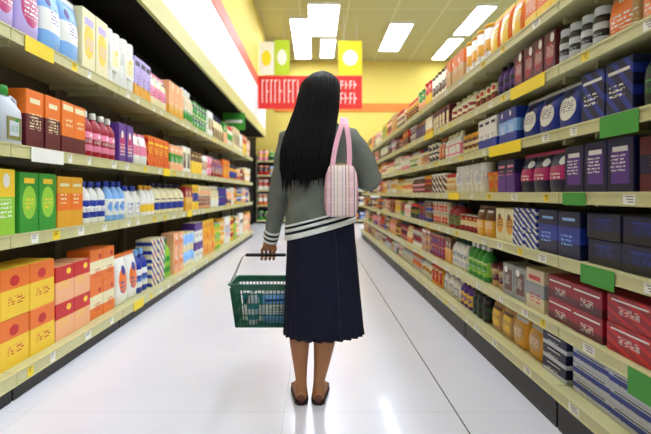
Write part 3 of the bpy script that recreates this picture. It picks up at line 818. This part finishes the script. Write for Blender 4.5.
c = t.mix(t.math('MULTIPLY', t.math('LESS_THAN', t.math('ABSOLUTE', t.math('ADD', x, .012)), .022), .45), c, lin((238,232,214))); t.color(c)
def srect(z, a, c, e=.5, n=32):
    out = []
    for i in range(n):
        q = 2*PI*i/n; ct, st = math.cos(q), math.sin(q)
        out.append((a*math.copysign(abs(ct)**e, ct), c*math.copysign(abs(st)**e, st), z))
    return out
b = MB(); b.rings([srect(0,.050,.018), srect(.004,.062,.026), srect(.016,.071,.032), srect(.05,.073,.034), srect(.14,.071,.031), srect(.20,.066,.025), srect(.225,.058,.016), srect(.234,.046,.007)], 0, True)
bagb = b.build('bag_body', pm, B)
pinkp = mat('pink_leather', (240,176,192), .5, .3)
b = MB(); b.tube([(-.05,-.004,.222),(-.02,-.004,.236),(.0,-.004,.239),(.02,-.004,.236),(.05,-.004,.222)], .003, n=8); b.build('zip', mat('zip_brass', (170,140,90), .3, metal=.7), bagb)
b = MB()
for s in (-1,1): b.tube([(s*.071,0,.03),(s*.0745,0,.08),(s*.0725,0,.14),(s*.066,0,.2)], .003, n=8)
b.build('piping', pinkp, bagb)
def strap(pts, w):
    P = [Vector(p) - Vector((bx, by, bz-.118)) for p in pts]; Q = []
    for k in range(len(P)-1):
        p0 = P[max(k-1,0)]; p1 = P[k]; p2 = P[k+1]; p3 = P[min(k+2,len(P)-1)]
        for i in range(5):
            f = i/5; Q.append(.5*((2*p1)+(p2-p0)*f+(2*p0-5*p1+4*p2-p3)*f*f+(3*p1-p0-3*p2+p3)*f**3))
    Q.append(P[-1]); b = MB(); rs = []
    for k, p in enumerate(Q):
        t_ = (Q[min(k+1,len(Q)-1)]-Q[max(k-1,0)]).normalized(); a = Vector((1,0,0)); a = (a - t_*a.dot(t_)).normalized(); nrm = t_.cross(a)
        rs.append([p+a*w/2+nrm*.0018, p-a*w/2+nrm*.0018, p-a*w/2-nrm*.0018, p+a*w/2-nrm*.0018])
    b.rings(rs); return b.build('strap', pinkp, B)
strap([(.075,2.035,1.125),(.080,2.045,1.18),(.096,2.065,1.26),(.116,2.088,1.325),(.125,2.14,1.372),(.129,2.19,1.386),(.134,2.218,1.382)], .022)
strap([(.148,2.035,1.125),(.152,2.045,1.18),(.150,2.06,1.26),(.142,2.082,1.325),(.142,2.14,1.366),(.139,2.19,1.384),(.135,2.218,1.384)], .022)

# ------------------------------------------------------------------ shopping basket
K = empty('shopping_basket', (-.27, 2.42, .325)); tag(K, 'dark green plastic shopping basket with black grip held in the left hand', 'basket')
gp = varied('green_plastic', (12,96,66), (8,82,56), 8, .35, .5); blk = mat('black_grip', (20,18,18), .5); wire = mat('handle_wire', (150,152,150), .3, metal=.8)
HX, HY, BX, BY, H = .170, .12, .142, .098, .228
def side_pt(u, f):  # u along perimeter edge param, f height fraction
    return u
b = MB()
def wallpt(sd, u, z):
    f = z/H; hx = BX+(HX-BX)*f; hy = BY+(HY-BY)*f
    return {0: (u*hx, -hy, z), 1: (hx, u*hy, z), 2: (-u*hx, hy, z), 3: (-hx, -u*hy, z)}[sd]
for sd in range(4):
    nr = 17 if sd % 2 == 0 else 12
    for k in range(nr+1):
        u = -1 + 2*k/nr
        b.tube([wallpt(sd, u, .004), wallpt(sd, u, H-.02)], .0028 if 0 < k < nr else .005, n=6)
for z, r in ((.006,.006),(.065,.003),(.125,.003),(.175,.003)):
    pts = [wallpt(0,-1,z), wallpt(0,1,z), wallpt(2,-1,z), wallpt(2,1,z)]
    for i in range(4): b.tube([pts[i], pts[(i+1)%4]], r, n=6)
for k in range(14): b.box(-BX, BX, -BY+2*BY*k/14+.002, -BY+2*BY*k/14+.010, 0, .004)
for k in range(12): b.box(-BX+2*BX*k/12+.002, -BX+2*BX*k/12+.008, -BY, BY, .0, .0035)
# solid band and rolled rim
def rr_(z, ex, n=8):
    f = z/H; hx = BX+(HX-BX)*f+ex; hy = BY+(HY-BY)*f+ex; out = []
    for cx, cy, a0 in ((hx-.02,hy-.02,0),(-hx+.02,hy-.02,PI/2),(-hx+.02,-hy+.02,PI),(hx-.02,-hy+.02,1.5*PI)):
        for i in range(n): a = a0 + PI/2*i/(n-1); out.append((cx+.02*math.cos(a), cy+.02*math.sin(a), z))
    return out
b.rings([rr_(H-.032,.003), rr_(H-.008,.003), rr_(H-.006,.012), rr_(H,.014), rr_(H+.003,.008), rr_(H,-.001), rr_(H-.032,-.001), rr_(H-.032,.003)], 0, False, False, False)
b.build('basket_body', gp, K)
gz = GZ - .325
for sy in (-1, 1):
    b = MB()
    e = [(-HX-.004, sy*.05, H-.012), (-HX-.004, sy*.05, H+.01), (-.125, sy*.006, gz-.008), (-.105, sy*.006, gz)]
    b.tube(e + [(-x, y, z) for x, y, z in e[::-1]], .0024, n=8)
    h = b.build('handle', wire, K)
    b = MB(); b.tube([(-.108, sy*.006, gz), (-.104, sy*.006, gz), (.104, sy*.006, gz), (.108, sy*.006, gz)], [.005,.0085,.0085,.005], n=12); b.build('grip', blk, h)
# things lying in the basket
def in_basket(kind, dims, look, loc, rot, label, cat):
    o = make_product(kind, dims, look, True); o.location = loc; o.rotation_euler = rot; tag(o, label, cat)
in_basket('pouch', (.15,.17,.06), ('sky blue','white','blue','band'), (-.21, 2.405, .3305), (0,0,PI/2+.2), 'pale blue pouch standing inside the green basket', 'bag')
in_basket('carton', (.11,.15,.06), ('white','teal','navy','half'), (-.338, 2.462, .3305), (0,0,PI/2-.1), 'white and teal carton standing inside the green basket', 'box')
in_basket('bottle', (.06,.2,.06), ('silver','teal','teal','band'), (-.33, 2.375, .3305), (0,0,0), 'silver bottle with teal cap inside the green basket', 'bottle')

# ------------------------------------------------------------------ camera, world, view
cam = bpy.data.cameras.new('camera'); co = bpy.data.objects.new('camera', cam); C.objects.link(co)
co.location = (0, 0, 1.02); co.rotation_euler = (PI/2, 0, 0)
cam.sensor_width = 36; cam.lens = 36*450/651; cam.shift_x = (325.5-316)/651; cam.shift_y = -(217-193)/651; cam.clip_start = .05
cam.dof.use_dof = True; cam.dof.focus_distance = 2.1; cam.dof.aperture_fstop = 2.0
sc = bpy.context.scene; sc.camera = co
w = bpy.data.worlds.new('world'); sc.world = w; w.use_nodes = True
w.node_tree.nodes['Background'].inputs[0].default_value = (.9, .93, 1, 1); w.node_tree.nodes['Background'].inputs[1].default_value = .1
sc.view_settings.view_transform = 'Standard'; sc.view_settings.look = 'None'; sc.view_settings.exposure = 0.22; sc.view_settings.gamma = 1
